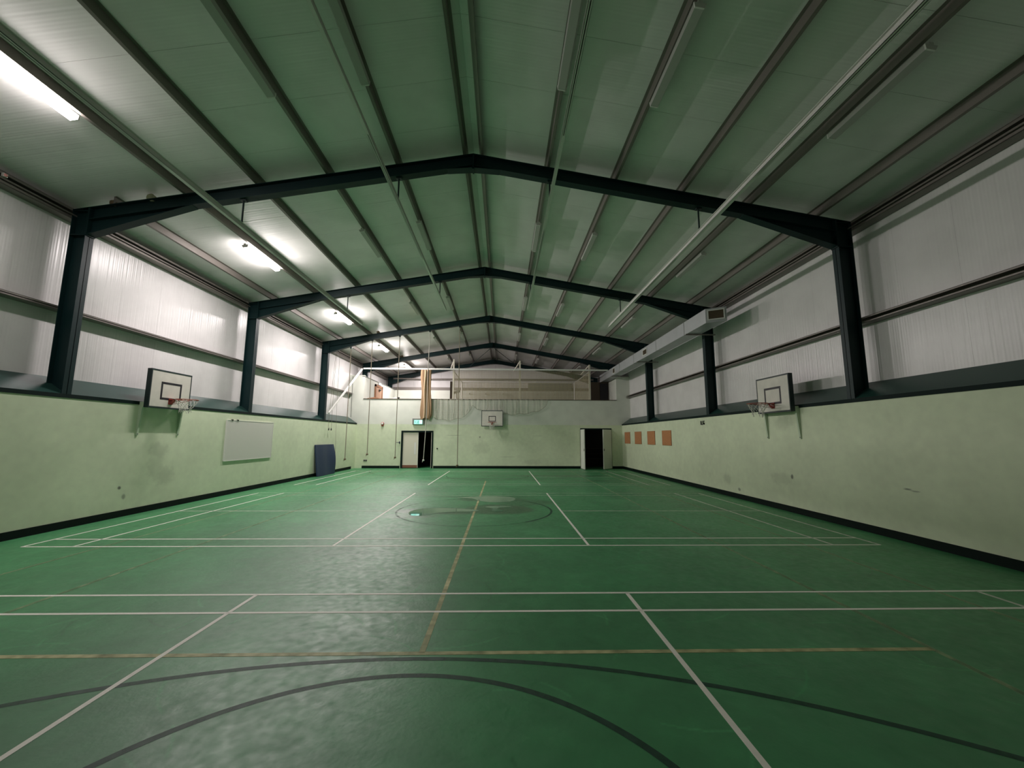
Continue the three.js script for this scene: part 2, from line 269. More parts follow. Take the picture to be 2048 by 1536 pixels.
// gable beyond the gallery
const wg = thing('wall_gable', 'sheeted gable wall beyond the gallery with a green lower wall', 'wall', [0, 0, GABLE], null, 'structure');
for (let x = CL; x < CR - 0.05; x += 1) part('cladding_panel', box(x + 0.003, Math.min(CR, x + 1) - 0.003, 0, 7.7, GABLE, GABLE + 0.05), M.clad, wg);
part('gallery_lower_wall', [box(-7.09, 7.06, 2.75, 5.03, 29.18, 29.3)], M.upper, wg, 'pale green dado wall at the rear of the gallery');
part('gallery_lower_wall', [box(-7.2, -7.09, 2.75, 5.04, BACK + BT, 29.3)], M.upper, wg); part('gallery_lower_wall', [box(7.06, 7.2, 2.75, 5.04, BACK + BT, 29.3)], M.upper, wg);
part('gallery_floor', box(CL, CR, 2.6, 2.75, BACK + BT, GABLE), M.darkRoom, wg);
part('coping', [box(-7.22, -7.07, 5.04, 5.075, BACK, 29.3), box(7.05, 7.22, 5.04, 5.075, BACK + BT, 29.3)], M.greyPlastic, wg);
for (const [y0, y1] of [[5.06, 5.28], [5.86, 5.95]]) part('gable_rail', box(-7.3, 7.3, y0, y1, 29.46, 29.66), M.galv, wg);
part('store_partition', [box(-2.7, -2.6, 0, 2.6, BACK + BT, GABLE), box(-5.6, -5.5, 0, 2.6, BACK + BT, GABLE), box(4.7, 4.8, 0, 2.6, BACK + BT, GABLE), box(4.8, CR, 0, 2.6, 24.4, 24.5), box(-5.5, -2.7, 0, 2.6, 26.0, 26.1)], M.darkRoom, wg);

// ---------------------------------------------------------------- roof
const ceiling = thing('ceiling', 'pitched roof lining of white ribbed sheets', 'ceiling', [0, raft(0) + PUR, NEAR], null, 'structure');
for (const s of [-1, 1]) {
  const e = s < 0 ? CL - 0.15 : CR + 0.15, y0 = raft(0) + PUR, y1 = raft(e) + PUR;
  for (let d = NEAR; d < GABLE; d += 1) {
    const pts = [[s * 0.001, y0], [e, y1], [e, y1 + 0.04], [s * 0.001, y0 + 0.04]];
    part('roof_panel', prism(s < 0 ? pts.reverse() : pts, d + 0.002, Math.min(GABLE + 0.1, d + 1) - 0.002), M.roof, ceiling);
  }
  part('roof_deck', prism([[0, y0 + 0.06], [e, y1 + 0.06], [e, y1 + 0.12], [0, y0 + 0.12]], NEAR - 0.3, GABLE + 0.1), M.darkRoom, ceiling);
}
// purlins: zed sections lying along the hall on the rafters
function purlin(x, d0, group, label) {
  const s = Math.sign(x), y = raft(x), t = 0.005, w = 0.045, up = y + PUR - 0.004, q = (a, b, c, e) => { const f = X => -SLOPE * s * (X - x); return prism([[a, c + f(a)], [b, c + f(b)], [b, e + f(b)], [a, e + f(a)]], d0, GABLE - 0.02); };
  const lo = s > 0 ? x : x - w, hi = s > 0 ? x + w : x;
  solo('roof_purlin', [q(x - t / 2, x + t / 2, y, up), q(lo, hi, y, y + t), q(s > 0 ? x - w : x, s > 0 ? x : x + w, up - t, up), q(s > 0 ? hi - t : lo, s > 0 ? hi : lo + t, y, y + 0.02)], M.galv, label, 'purlin', [x, y, d0], group, 'structure');
}
for (const s of [-1, 1]) {
  const g = s < 0 ? 'purlins on the roof slope of the lit lamps' : 'purlins on the unlit roof slope', l = s < 0 ? 'galvanised purlin under the roof slope that carries the lit lamps' : 'galvanised purlin under the roof slope with no lit lamps';
  PX.forEach((x, i) => purlin(s * x, s < 0 && i === 4 ? 7.56 : NEAR, g, l));
  purlin(s * 0.16, NEAR, 'purlins beside the ridge', 'galvanised purlin of the close pair at the ridge');
}
// portal frames
const FLW = 0.085, RD = 0.255;                          // half flange width, rafter depth
function frame(d, label) {
  const f = thing('portal_frame', label, 'steel frame', [0, 0, d], null, 'structure');
  for (const s of [-1, 1]) {
    const F = s < 0 ? XL : XR, O = F + s * 0.3, top = raft(F) - 0.0;
    part('column', [box(F, F + s * 0.014, 2.42, top, d - FLW, d + FLW), box(O, O - s * 0.014, 2.42, raft(O), d - FLW, d + FLW), box(F, O, 2.42, raft(O) - 0.02, d - 0.006, d + 0.006), box(F, O, 5.50, 5.515, d - FLW, d + FLW), box(F, O, raft(O) - 0.03, raft(O) - 0.015, d - FLW, d + FLW)], M.steel, f);
    const q = (x0, x1, a0, a1, b0, b1, w) => prism([[x0, a0], [x1, b0], [x1, b1], [x0, a1]], d - w, d + w), E = O;
    part('rafter', [q(0, E, raft(0) - 0.013, raft(0), raft(E) - 0.013, raft(E), FLW), q(0, F, raft(0) - RD, raft(0) - RD + 0.013, raft(F) - RD, raft(F) - RD + 0.013, FLW), q(0, E, raft(0) - RD, raft(0), raft(E) - RD, raft(E), 0.005)], M.steel, f);
    const hx = s * 5.45, hy = raft(hx) - RD;
    part('haunch', [prism([[F, raft(F) - RD], [hx, hy], [F, 5.52]], d - 0.005, d + 0.005), prism([[F, 5.51], [hx, hy - 0.008], [hx, hy + 0.004], [F, 5.525]], d - FLW, d + FLW), box(F, F - s * 0.02, 5.5, top - 0.02, d - FLW, d + FLW)], M.steel, f);
    const ax = s * 0.52, ay = raft(ax) - RD;
    part('apex_haunch', [prism([[0, raft(0) - RD - 0.06], [ax, ay - 0.005], [ax, ay + 0.008], [0, raft(0) - RD - 0.045]], d - FLW, d + FLW), prism([[0, raft(0) - RD], [ax, ay], [0, raft(0) - RD - 0.06]], d - 0.005, d + 0.005)], M.steel, f);
  }
  part('apex_plate', box(-0.018, 0.018, raft(0) - RD - 0.08, raft(0) - 0.02, d - FLW, d + FLW), M.steel, f);
  return f;
}
FRAMES.forEach((d, i) => frame(d, ['dark green steel portal frame against the end wall opposite the gallery', 'dark green steel portal frame one bay from the end wall opposite the gallery', 'dark green steel portal frame next to the side wall hoops, with track hangers', 'dark green steel portal frame crossed by the end of the air duct', 'dark green steel portal frame with the climbing ropes', 'dark green steel portal frame standing inside the gallery', 'dark green steel portal frame against the gable behind the gallery'][i]));
for (const s of [-1, 1]) solo('roof_brace', rod([s * 0.15, 7.02, 24.22], [s * 1.75, 6.85, 29.4], 0.02), M.steel, 'thin dark steel brace between the gallery frames on the ' + (s < 0 ? 'lit slope' : 'unlit slope'), 'brace', null, 'roof braces over the gallery');

// ---------------------------------------------------------------- fluorescent lamps
const LH = 0.74, lampYs = x => raft(x) - 0.002;
function lampBody(on, label, group, x, d, power = 1) {
  const y = lampYs(x) + (on ? 0.045 : 0), t = thing(on ? 'lit_fluorescent_lamp' : 'fluorescent_lamp', label, 'lamp', [x, y - 0.105, d], group);
  part('spine', rbox(x - 0.03, x + 0.03, y - 0.04, y, d - LH, d + LH, 0.004), M.plastic, t);
  part('diffuser', prism([[x - 0.075, y - 0.04], [x - 0.055, y - 0.1], [x + 0.055, y - 0.1], [x + 0.075, y - 0.04]], d - LH + 0.02, d + LH - 0.02), on ? M.diffOn : M.diffOff, t, on ? 'glowing white diffuser' : 'clear ribbed diffuser');
  for (const e of [-1, 1]) part('end_cap', prism([[x - 0.078, y - 0.037], [x - 0.057, y - 0.103], [x + 0.057, y - 0.103], [x + 0.078, y - 0.037]], d + e * LH, d + e * (LH - 0.02)), M.plastic, t);
  if (on) {                                             // the light the diffuser gives off: underside and both flanks
    const add = (w, px, py, tx, ty, k) => { const l = new THREE.RectAreaLight(LAMP_COLOR, LAMP_POWER * k * power, 2 * LH - 0.06, w); l.position.set(px - x, py - y + 0.105, 0); l.name = 'tube_light'; t.add(l); l.rotation.set(0, 0, 0);
      const n = new THREE.Vector3(tx, ty, 0).normalize(), X = new THREE.Vector3(0, 0, 1), Yv = new THREE.Vector3().crossVectors(n.clone().negate(), X); l.quaternion.setFromRotationMatrix(new THREE.Matrix4().makeBasis(X, Yv, n.clone().negate())); };
    add(0.106, x, y - 0.1045, 0, -1, 1.0); add(0.058, x - 0.0695, y - 0.071, -0.95, -0.316, 0.24); add(0.058, x + 0.0695, y - 0.071, 0.95, -0.316, 0.85);
  }
  t.rotation.z = -Math.sign(x) * Math.atan(SLOPE);      // the fitting follows the pitch of the roof
  return t;
}
const LAMPD = [4.885, 10.385, 15.885, 21.385, 26.885], ROWS = [[-2.9, 'half way up the lit slope'], [-1.5, 'next to the ridge on the lit slope'], [1.5, 'next to the ridge on the cork board slope'], [2.93, 'half way down the cork board slope'], [5.68, 'low on the cork board slope']], BAYS = ['before the side hoops', 'over the side hoops', 'where the tracks end', 'between ropes and gallery', 'inside the gallery'];
let lit0 = null, off0 = {};
LAMPD.forEach((d, i) => {
  lampBody(true, ['glowing fluorescent lamp in the bay before the hoops', 'glowing fluorescent lamp over the whiteboard bay', 'glowing fluorescent lamp in the bay where the ceiling tracks end', 'glowing fluorescent lamp between the climbing ropes and the gallery', 'glowing fluorescent lamp inside the gallery'][i], 'lit lamps in one row along the roof', -5.735, d, [0.25, 0.74, 0.90, 0.95, 0.8][i]);
  for (const [x, row] of ROWS) {
    const g = 'unlit lamps ' + row, l = `unlit fluorescent lamp ${row}, ${BAYS[i]}`;
    if (!off0[x]) off0[x] = lampBody(false, l, g, x, d); else dup(off0[x], [x, lampYs(x) - 0.105, d], l);
  }
});

// ---------------------------------------------------------------- ceiling tracks
for (const [x, y, l] of [[-4.52, 5.84, 'aluminium curtain track hanging beside the lit lamps'], [-1.49, 6.40, 'thin aluminium curtain track hanging near the ridge on the lit slope'], [1.55, 6.45, 'thin aluminium curtain track hanging near the ridge on the unlit slope'], [4.57, 5.85, 'aluminium curtain track catching the light on the cork board side']]) {
  const t = thing('curtain_track', l, 'track', [x, y - 0.1, NEAR], 'curtain tracks hung under the rafters'), w = Math.abs(x) > 3 ? 0.032 : 0.026, hh = Math.abs(x) > 3 ? 0.1 : 0.075;
  part('track_rail', [box(x - 0.006, x + 0.006, y - hh, y, NEAR, 14.62), box(x - w, x + w, y - 0.008, y, NEAR, 14.62), box(x - w, x + w, y - hh, y - hh + 0.008, NEAR, 14.62), box(x - w, x - w + 0.004, y - hh, y - hh + 0.03, NEAR, 14.62), box(x + w - 0.004, x + w, y - hh, y - hh + 0.03, NEAR, 14.62)], M.rail, t);
  for (const d of [2.135, 7.635, 13.135]) { const h = part('hanger', rod([x, y - 0.002, d], [x, raft(x) - RD + 0.02, d], 0.017), M.boardFrame, t, 'dark steel hanger'); part('clamp', box(x - 0.05, x + 0.06, raft(x) - RD - 0.03, raft(x) - RD - 0.004, d - 0.04, d + 0.04), M.boardFrame, h.parent); }
}

// ---------------------------------------------------------------- basketball hoops
function hoop(label, at, turn, posts, torn, sq = [0.30, 0.20, 0.61, 0.05]) {            // built facing +x, board front at x = 0, wall at x = -back
  const t = new THREE.Group(); t.name = numbered('basketball_hoop'); t.userData = { label, category: 'hoop' }; scene.add(t);
  const W = 1.18, H = 0.875, T = 0.1, pm = (n, g, m, l, p = t) => { const q = new THREE.Mesh(Array.isArray(g) ? merge(g) : g, m); q.name = n; q.castShadow = q.receiveShadow = true; p.add(q); if (l) q.userData.label = l; return q; };
  const B = (x0, x1, y0, y1, z0, z1) => triUV(new THREE.BoxGeometry(x1 - x0, y1 - y0, z1 - z0).translate((x0 + x1) / 2, (y0 + y1) / 2, (z0 + z1) / 2));
  pm('backboard', B(-T + 0.01, -0.004, 0.02, H - 0.02, -W / 2 + 0.02, W / 2 - 0.02), M.boardWhite, 'white backboard with a black target square');
  pm('board_frame', [B(-T, 0, 0, 0.034, -W / 2, W / 2), B(-T, 0, H - 0.034, H, -W / 2, W / 2), B(-T, 0, 0.034, H - 0.034, -W / 2, -W / 2 + 0.026), B(-T, 0, 0.034, H - 0.034, W / 2 - 0.026, W / 2), B(-T - 0.004, -T + 0.01, 0.02, H - 0.02, -W / 2 + 0.02, W / 2 - 0.02)], M.boardFrame, 'dark green board frame');
  const [s0, y0, y1, k] = sq, f = -0.0045, g = -0.002;
  pm('target_square', [B(f, g, y0, y0 + k, -s0, s0), B(f, g, y1 - k, y1, -s0, s0), B(f, g, y0 + k, y1 - k, -s0, -s0 + k), B(f, g, y0 + k, y1 - k, s0 - k, s0)], M.black);
  pm('rim_bracket', [B(-0.004, 0.012, 0.10, 0.235, -0.055, 0.055), B(0.012, 0.15, 0.205, 0.222, -0.05, 0.05), triUV(new THREE.BoxGeometry(0.14, 0.016, 0.05).rotateZ(0.75).translate(0.06, 0.155, 0))], M.red, 'red steel rim bracket');
  const R = 0.225, cx = 0.15 + R, rim = pm('rim', [triUV(new THREE.TorusGeometry(R, 0.0095, 8, 40).rotateX(Math.PI / 2).translate(cx, 0.215, 0)), ...[-1, 1].map(q => { const c = new THREE.CylinderGeometry(0.006, 0.006, 0.42, 6).rotateZ(Math.PI / 2 + 0.27).rotateY(q * 0.36).translate(0.2, 0.16, -q * 0.08); return triUV(c); })], M.rim, 'red rim');
  const strands = [], N = 12, rows = torn ? 4 : 5, rr = i => R - 0.006 - (R - 0.12) * Math.min(1, i / 3.2), yy = i => 0.205 - i * (torn ? 0.062 : 0.075), P3 = (i, a) => new THREE.Vector3(cx + rr(i) * Math.cos(a), yy(i) + (torn ? 0.02 * Math.sin(a * 3 + i) : 0), rr(i) * Math.sin(a));
  for (let i = 0; i < rows; i++) for (let j = 0; j < N; j++) {
    if (torn && i >= 2 && rnd() < 0.3) continue;
    const a = (j + (i % 2) / 2) / N * Math.PI * 2;
    for (const q of [-1, 1]) { const A = P3(i, a), Bq = P3(i + 1, a + q * Math.PI / N); if (torn && i === rows - 1) { Bq.y -= 0.06 * rnd(); Bq.x += (rnd() - 0.5) * 0.06; } strands.push(triUV(new THREE.TubeGeometry(new THREE.LineCurve3(A, Bq), 1, 0.0045, 5))); }
  }
  pm('hoop_net', strands, M.cord, torn ? 'torn white cord net' : 'white cord net', rim);
  for (const [z, w0] of posts) {                          // timber uprights fixed to the wall behind the board
    const b = at.back, s = new THREE.Shape([[-b, -0.62], [-b + 0.022, -0.62], [-b + 0.05, -0.34], [-b + 0.075, -0.02], [-T - 0.002, 0.03], [-T - 0.002, 0.12], [-b, 0.12]].map(v => new THREE.Vector2(v[0], v[1])));
    const po = pm('wall_post', triUV(new THREE.ExtrudeGeometry(s, { depth: 0.045, bevelEnabled: false }).translate(0, 0, z - 0.022)), M.postGreen, 'pale green timber upright'); pm('fixing_bolt', triUV(new THREE.CylinderGeometry(0.014, 0.014, 0.012, 8).rotateZ(Math.PI / 2).translate(-b + 0.026, -0.585, z)), M.greyPlastic, null, po);
  }
  t.position.set(at.x, at.y, -at.d); t.rotation.y = turn;
  return t;
}
hoop('white basketball backboard with torn net on the wall before the whiteboard', { x: -7.185, y: 2.318, d: 9.735, back: 0.205 }, 0, [[-0.56], [0.56]], true);
hoop('white basketball backboard with torn net on the wall facing the lit lamps', { x: 7.125, y: 2.298, d: 9.60, back: 0.205 }, Math.PI, [[-0.56], [0.56]], true);
hoop('white basketball backboard with short net on the end wall below the gallery', { x: 0.075, y: 2.285, d: 22.42, back: 0.3 }, -Math.PI / 2, [], false, [0.195, 0.27, 0.57, 0.035]);

// ---------------------------------------------------------------- things on the side walls
{
  const t = thing('whiteboard', 'large blank white board with a thin grey edge on the mint wall', 'whiteboard', [XL, 0.975, 13.25]);
  part('board', box(XL + 0.004, XL + 0.028, 0.985, 2.15, 12.06, 14.45), std({ color: C(0.66, 0.645, 0.60), roughness: 0.35 }), t);
  part('edge_trim', [box(XL + 0.002, XL + 0.034, 2.15, 2.165, 12.05, 14.46), box(XL + 0.002, XL + 0.034, 0.97, 0.985, 12.05, 14.46), box(XL + 0.002, XL + 0.034, 0.985, 2.15, 12.045, 12.06), box(XL + 0.002, XL + 0.034, 0.985, 2.15, 14.45, 14.465)], M.rail, t);
  for (const d of [12.25, 12.5]) part('clip', box(XL + 0.01, XL + 0.05, 2.145, 2.185, d, d + 0.05), M.darkPlastic, t);
}
{ // crash mat leaning on the wall, its far edge bowed
  const g = new THREE.BoxGeometry(0.05, 1.33, 1.8, 2, 16, 16), p = g.attributes.position;
  for (let i = 0; i < p.count; i++) { const u = p.getZ(i) / 0.9, v = (p.getY(i) + 0.665) / 1.33; p.setX(i, p.getX(i) + 0.16 * (1 - v) + 0.08 * Math.sin(v * 3.1) * (u < 0 ? u * u : 0) + 0.012 * Math.sin(u * 5)); p.setZ(i, p.getZ(i) - (u < 0 ? -u * 0.09 * (1 - v) * -1 : 0)); }
  g.computeVertexNormals(); solo('gym_mat', triUV(g.translate(XL + 0.05, 0.675, -18.65)), M.blue, 'dark blue gym mat leaning upright against the mint wall', 'mat', [XL + 0.1, 0, 18.65]);
}
[[16.08, 17.0, 'first'], [17.81, 18.74, 'second'], [19.56, 20.53, 'third'], [21.3, 22.22, 'fourth']].forEach(([a, b, n]) => {
  const t = thing('cork_board', { first: 'orange cork notice board at the hoop end of the row of four', second: 'orange cork notice board, second of four from the hoop end', third: 'orange cork notice board, second of four from the end wall', fourth: 'orange cork notice board at the end wall corner of the row' }[n], 'notice board', [XR, 1.39, (a + b) / 2], 'cork boards in a row');
  part('cork', box(XR - 0.018, XR, 1.402, 1.983, a + 0.012, b - 0.012), M.cork, t);
  part('edge', [box(XR - 0.02, XR, 1.39, 1.402, a, b), box(XR - 0.02, XR, 1.983, 1.995, a, b), box(XR - 0.02, XR, 1.402, 1.983, a, a + 0.012), box(XR - 0.02, XR, 1.402, 1.983, b - 0.012, b)], M.corkEdge, t);
});
{ const t = thing('wall_bracket', 'small dark bracket fixed to the mint wall just under the sill', 'bracket', [XR, 2.13, 13.5]);
  part('bracket_arm', [box(XR - 0.03, XR, 2.14, 2.26, 13.57, 13.60), box(XR - 0.03, XR, 2.13, 2.155, 13.50, 13.60)], M.darkPlastic, t); part('bracket_box', [box(XR - 0.03, XR, 2.14, 2.26, 13.44, 13.465), box(XR - 0.03, XR, 2.235, 2.26, 13.37, 13.465), box(XR - 0.03, XR, 2.14, 2.165, 13.37, 13.465), box(XR - 0.03, XR, 2.14, 2.2, 13.37, 13.39)], M.darkPlastic, t); }

// ---------------------------------------------------------------- air duct
{
  const x0 = 6.6, x1 = 7.08, y0 = 5.05, y1 = 5.475, t = thing('air_duct', 'long grey sheet metal air duct under the eaves above the cork boards', 'duct', [6.84, y0, 11.4]);
  const outline = new THREE.Shape([[x0, 11.5], [x1, 11.22], [x1, 24.6], [x0, 24.6]].map(v => new THREE.Vector2(v[0], v[1])));
  part('duct_casing', triUV(new THREE.ExtrudeGeometry(outline, { depth: y1 - y0, bevelEnabled: false }).rotateX(-Math.PI / 2).translate(0, y0, 0)), M.duct, t);
  for (const d of [12.93, 15.4, 18.1, 20.4]) part('joint_flange', [box(x0 - 0.006, x0, y0, y1, d - 0.012, d + 0.012), box(x0, x1, y0 - 0.006, y0, d - 0.012, d + 0.012)], M.greyPlastic, t);
  for (const d of [12.75, 17.6, 21.8]) part('support_bar', box(x0 - 0.04, XR + 0.2, y0 - 0.045, y0 - 0.008, d - 0.02, d + 0.02), M.galv, t);
  // grilles: one on the slanted end, two on the flank
  const grille = (w, h, pos, rot) => { const g = new THREE.Group(); g.name = 'grille'; g.position.copy(pos).sub(t.position); g.rotation.y = rot; t.add(g);
    const pm = (n, q, m) => { const k = new THREE.Mesh(Array.isArray(q) ? merge(q) : q, m); k.name = n; k.castShadow = k.receiveShadow = true; g.add(k); }, b = (a, c, e, f, z0, z1) => triUV(new THREE.BoxGeometry(c - a, f - e, z1 - z0).translate((a + c) / 2, (e + f) / 2, (z0 + z1) / 2)), r = 0.032;
    pm('grille_frame', [b(-w / 2, w / 2, h / 2 - r, h / 2, 0, 0.02), b(-w / 2, w / 2, -h / 2, -h / 2 + r, 0, 0.02), b(-w / 2, -w / 2 + r, -h / 2 + r, h / 2 - r, 0, 0.02), b(w / 2 - r, w / 2, -h / 2 + r, h / 2 - r, 0, 0.02)], M.whiteSteel);
    pm('grille_back', b(-w / 2 + r, w / 2 - r, -h / 2 + r, h / 2 - r, 0.001, 0.003), M.darkWood);
    for (let y = -h / 2 + r + 0.018; y < h / 2 - r; y += 0.026) pm('louvre', triUV(new THREE.BoxGeometry(w - 2 * r, 0.004, 0.018).rotateX(0.7).translate(0, y, 0.011)), M.tuft); };
  const dir = new THREE.Vector3(x1 - x0, 0, 0.28).normalize(), nrm = Math.atan2(dir.z, dir.x);
  grille(0.46, 0.31, new THREE.Vector3((x0 + x1) / 2, (y0 + y1) / 2 + 0.01, -11.36).add(new THREE.Vector3(-Math.sin(nrm) * 0.004, 0, Math.cos(nrm) * 0.004)), -nrm);
  grille(0.5, 0.26, new THREE.Vector3(x0 - 0.002, 5.265, -16.62), -Math.PI / 2); grille(0.4, 0.3, new THREE.Vector3(x0 - 0.002, 5.26, -21.4), -Math.PI / 2);
}

// ---------------------------------------------------------------- climbing ropes
[[-6.39, -6.394, 0.70, 'dark climbing rope nearest the column by the blue mat'], [-5.43, -5.42, 0.92, 'climbing rope with the highest end, before the bare end wall'], [-4.17, -4.17, 0.78, 'climbing rope hanging just beside the cream door'], [-2.78, -2.90, 0.66, 'pale climbing rope with a white knot before the dark doorway'], [-1.39, -1.38, 0.44, 'climbing rope that reaches almost to the skirting']].forEach(([xa, xb, yb, label], i) => {
  const top = Math.abs(xa) > 5.45 ? raft(xa) - RD - 0.2 * (Math.abs(xa) - 5.45) : raft(xa) - RD, d = 18.635, t = thing('climbing_rope', label, 'rope', [xb, yb - 0.07, d], 'climbing ropes'), m = i === 3 ? M.ropePale : M.rope;
  part('rope', tube([[xa, top - 0.03, d], [xa + (xb - xa) * 0.3, top * 0.68, d], [xa + (xb - xa) * 0.7 + (i === 3 ? 0.03 : 0), top * 0.32 + yb * 0.2, d], [xb, yb, d]], 0.017, 30, 7), m, t);
  part('rope_eye', box(xa - 0.035, xa + 0.035, top - 0.07, top + 0.004, d - 0.03, d + 0.03), M.steel, t);
  const k = new THREE.SphereGeometry(0.052, 12, 10).scale(1, 0.8, 1).translate(xb, yb - 0.005, -d); part('end_knot', [triUV(k), tube([[xb, yb - 0.02, d], [xb - 0.03, yb - 0.05, d], [xb - 0.055, yb - 0.085, d]], 0.012, 6, 6)], i === 3 ? M.cord : M.tuft, t, i === 3 ? 'white end knot' : undefined);
});
// pull cords beside the corner column
{ const t = thing('pull_cord', 'pair of thin pull cords hanging by the corner column with dark weights', 'cord', [-7.3, 2.0, 18.95]);
  part('cord', [tube([[-7.3, 5.66, 19.18], [-7.31, 4.2, 19.05], [-7.3, 2.5, 18.85], [-7.29, 2.06, 18.88]], 0.006, 16, 5), tube([[-7.3, 5.7, 19.3], [-7.31, 4.0, 19.2], [-7.29, 2.05, 19.15]], 0.006, 16, 5)], M.rope, t);
  for (const d of [18.88, 19.15]) part('cord_weight', triUV(new THREE.CylinderGeometry(0.018, 0.032, 0.1, 10).translate(-7.29, 2.03, -d)), M.darkPlastic, t);
  solo('hanging_cord', tube([[-7.3, 5.76, 19.65], [-7.32, 3.4, 19.7], [-7.3, 0.3, 19.85]], 0.006, 16, 5), M.rope, 'single thin cord hanging against the mint wall beside the blue mat', 'cord'); }
{ // corner conduit and box
  solo('conduit_pipe', rod([-7.62, 2.75, 22.4], [-7.62, 5.0, 22.4], 0.02), M.greyPlastic, 'slim grey conduit pipe in the corner by the gallery pier', 'pipe');
}

// ---------------------------------------------------------------- doors and fittings on the end wall
{
  const t = thing('door_1', 'double doorway with one cream leaf closed and one leaf open to darkness', 'door', [(doorX[0] + doorX[1]) / 2, 0, BACK], null, 'structure');
  part('door_frame', [box(doorX[0] - 0.03, doorX[0] + 0.06, 0, doorH + 0.02, BACK - 0.03, BACK + 0.12), box(doorX[1] - 0.05, doorX[1] + 0.03, 0, doorH + 0.02, BACK - 0.03, BACK + 0.12), box(doorX[0] + 0.06, doorX[1] - 0.05, doorH - 0.06, doorH + 0.02, BACK - 0.03, BACK + 0.12)], M.fascia, t, 'dark green door frame');
  const lf = part('door_leaf', box(-4.825, -4.005, 0.03, 1.955, BACK + 0.03, BACK + 0.075), M.doorCream, t, 'cream door leaf');
  part('kick_plate', box(-4.82, -4.01, 0.035, 0.17, BACK + 0.022, BACK + 0.03), M.kick, lf, 'brown kick plate'); part('push_plate', box(-4.2, -4.1, 0.75, 1.4, BACK + 0.024, BACK + 0.03), M.rail, lf); part('leaf_edge', box(-4.005, -3.985, 0.03, 1.955, BACK + 0.02, BACK + 0.08), M.plastic, lf);
  const l2 = part('door_leaf', box(-3.275, -3.235, 0.03, 1.955, BACK - 0.0, BACK + 0.84), M.doorCream, t, 'open cream door leaf seen edge on'); part('leaf_handle', box(-3.32, -3.275, 1.0, 1.03, BACK + 0.6, BACK + 0.72), M.rail, l2);
}
{
  const t = thing('door_2', 'store cupboard doorway with both painted leaves swung open', 'door', [(cupX[0] + cupX[1]) / 2, 0, BACK], null, 'structure');
  part('door_frame', [box(cupX[0] - 0.03, cupX[0] + 0.05, 0, cupH + 0.02, BACK - 0.03, BACK + 0.12), box(cupX[1] - 0.05, cupX[1] + 0.03, 0, cupH + 0.02, BACK - 0.03, BACK + 0.12), box(cupX[0] + 0.05, cupX[1] - 0.05, cupH - 0.05, cupH + 0.02, BACK - 0.03, BACK + 0.12)], M.fascia, t, 'dark green door frame');
  const leaf = (hx, a, w, s, label) => { const g = new THREE.Group(); g.name = 'door_leaf'; g.position.set(hx, 0.02, -(BACK - 0.035)).sub(t.position); g.rotation.y = a; g.userData.label = label; t.add(g);
    const pm = (n, q, m) => { const k = new THREE.Mesh(q, m); k.name = n; k.castShadow = k.receiveShadow = true; g.add(k); };
    pm('leaf_panel', triUV(new THREE.BoxGeometry(w, 2.12, 0.04).translate(s * w / 2, 1.06, 0.02)), M.upper); pm('leaf_lock', triUV(new THREE.BoxGeometry(0.05, 0.12, 0.07).translate(s * (w - 0.04), 1.02, 0.02)), M.darkPlastic); };
  leaf(cupX[0] + 0.02, -1.52, 0.80, 1, 'pale leaf standing open'); leaf(cupX[1] - 0.02, 0.75, 0.80, -1, 'pale leaf standing half open');
  for (const y of [0.45, 0.75, 1.05]) part('store_shelf', box(4.85, 6.9, y, y + 0.03, 23.7, 24.3), M.darkWood, t);
}
{ // exit sign above the doorway
  const cv = document.createElement('canvas'); cv.width = 128; cv.height = 64; const c = cv.getContext('2d');
  c.fillStyle = '#9ffbe6'; c.fillRect(0, 0, 128, 64); c.fillStyle = '#e9fffa'; c.fillRect(88, 4, 36, 52);
  c.fillStyle = '#1f8f86'; c.beginPath(); c.arc(66, 13, 6, 0, 7); c.fill(); c.lineWidth = 8; c.strokeStyle = '#1f8f86'; c.lineCap = 'round';
  for (const q of [[64, 22, 60, 38], [60, 38, 70, 46], [70, 46, 66, 58], [60, 38, 50, 48], [50, 48, 42, 50], [64, 24, 74, 32], [64, 24, 54, 30]]) { c.beginPath(); c.moveTo(q[0], q[1]); c.lineTo(q[2], q[3]); c.stroke(); }
  c.fillStyle = '#1f8f86'; c.beginPath(); c.moveTo(8, 32); c.lineTo(22, 20); c.lineTo(22, 28); c.lineTo(36, 28); c.lineTo(36, 36); c.lineTo(22, 36); c.lineTo(22, 44); c.fill();
  const tx = new THREE.CanvasTexture(cv); tx.colorSpace = THREE.SRGBColorSpace;
  const t = thing('exit_sign', 'glowing green exit sign over the cream door', 'exit sign', [-4.02, 2.37, BACK]);
  part('sign_case', rbox(-4.33, -3.68, 2.385, 2.71, BACK - 0.10, BACK, 0.015), M.greyPlastic, t, 'grey sign housing');
  const g = new THREE.BoxGeometry(0.45, 0.225, 0.02).translate(-4.0, 2.51, -(BACK - 0.108)); part('lit_panel', g, std({ color: C(0.2, 0.2, 0.2), emissive: C(1, 1, 1), emissiveMap: tx, emissiveIntensity: 0.15, roughness: 0.3 }), t, 'glowing pictogram panel');
  const l = new THREE.RectAreaLight(C(0.45, 1, 0.88), 0.15, 0.44, 0.22); l.position.set(0.02, 0.14, 0.121); l.rotation.y = Math.PI; l.name = 'sign_light'; t.add(l);
}
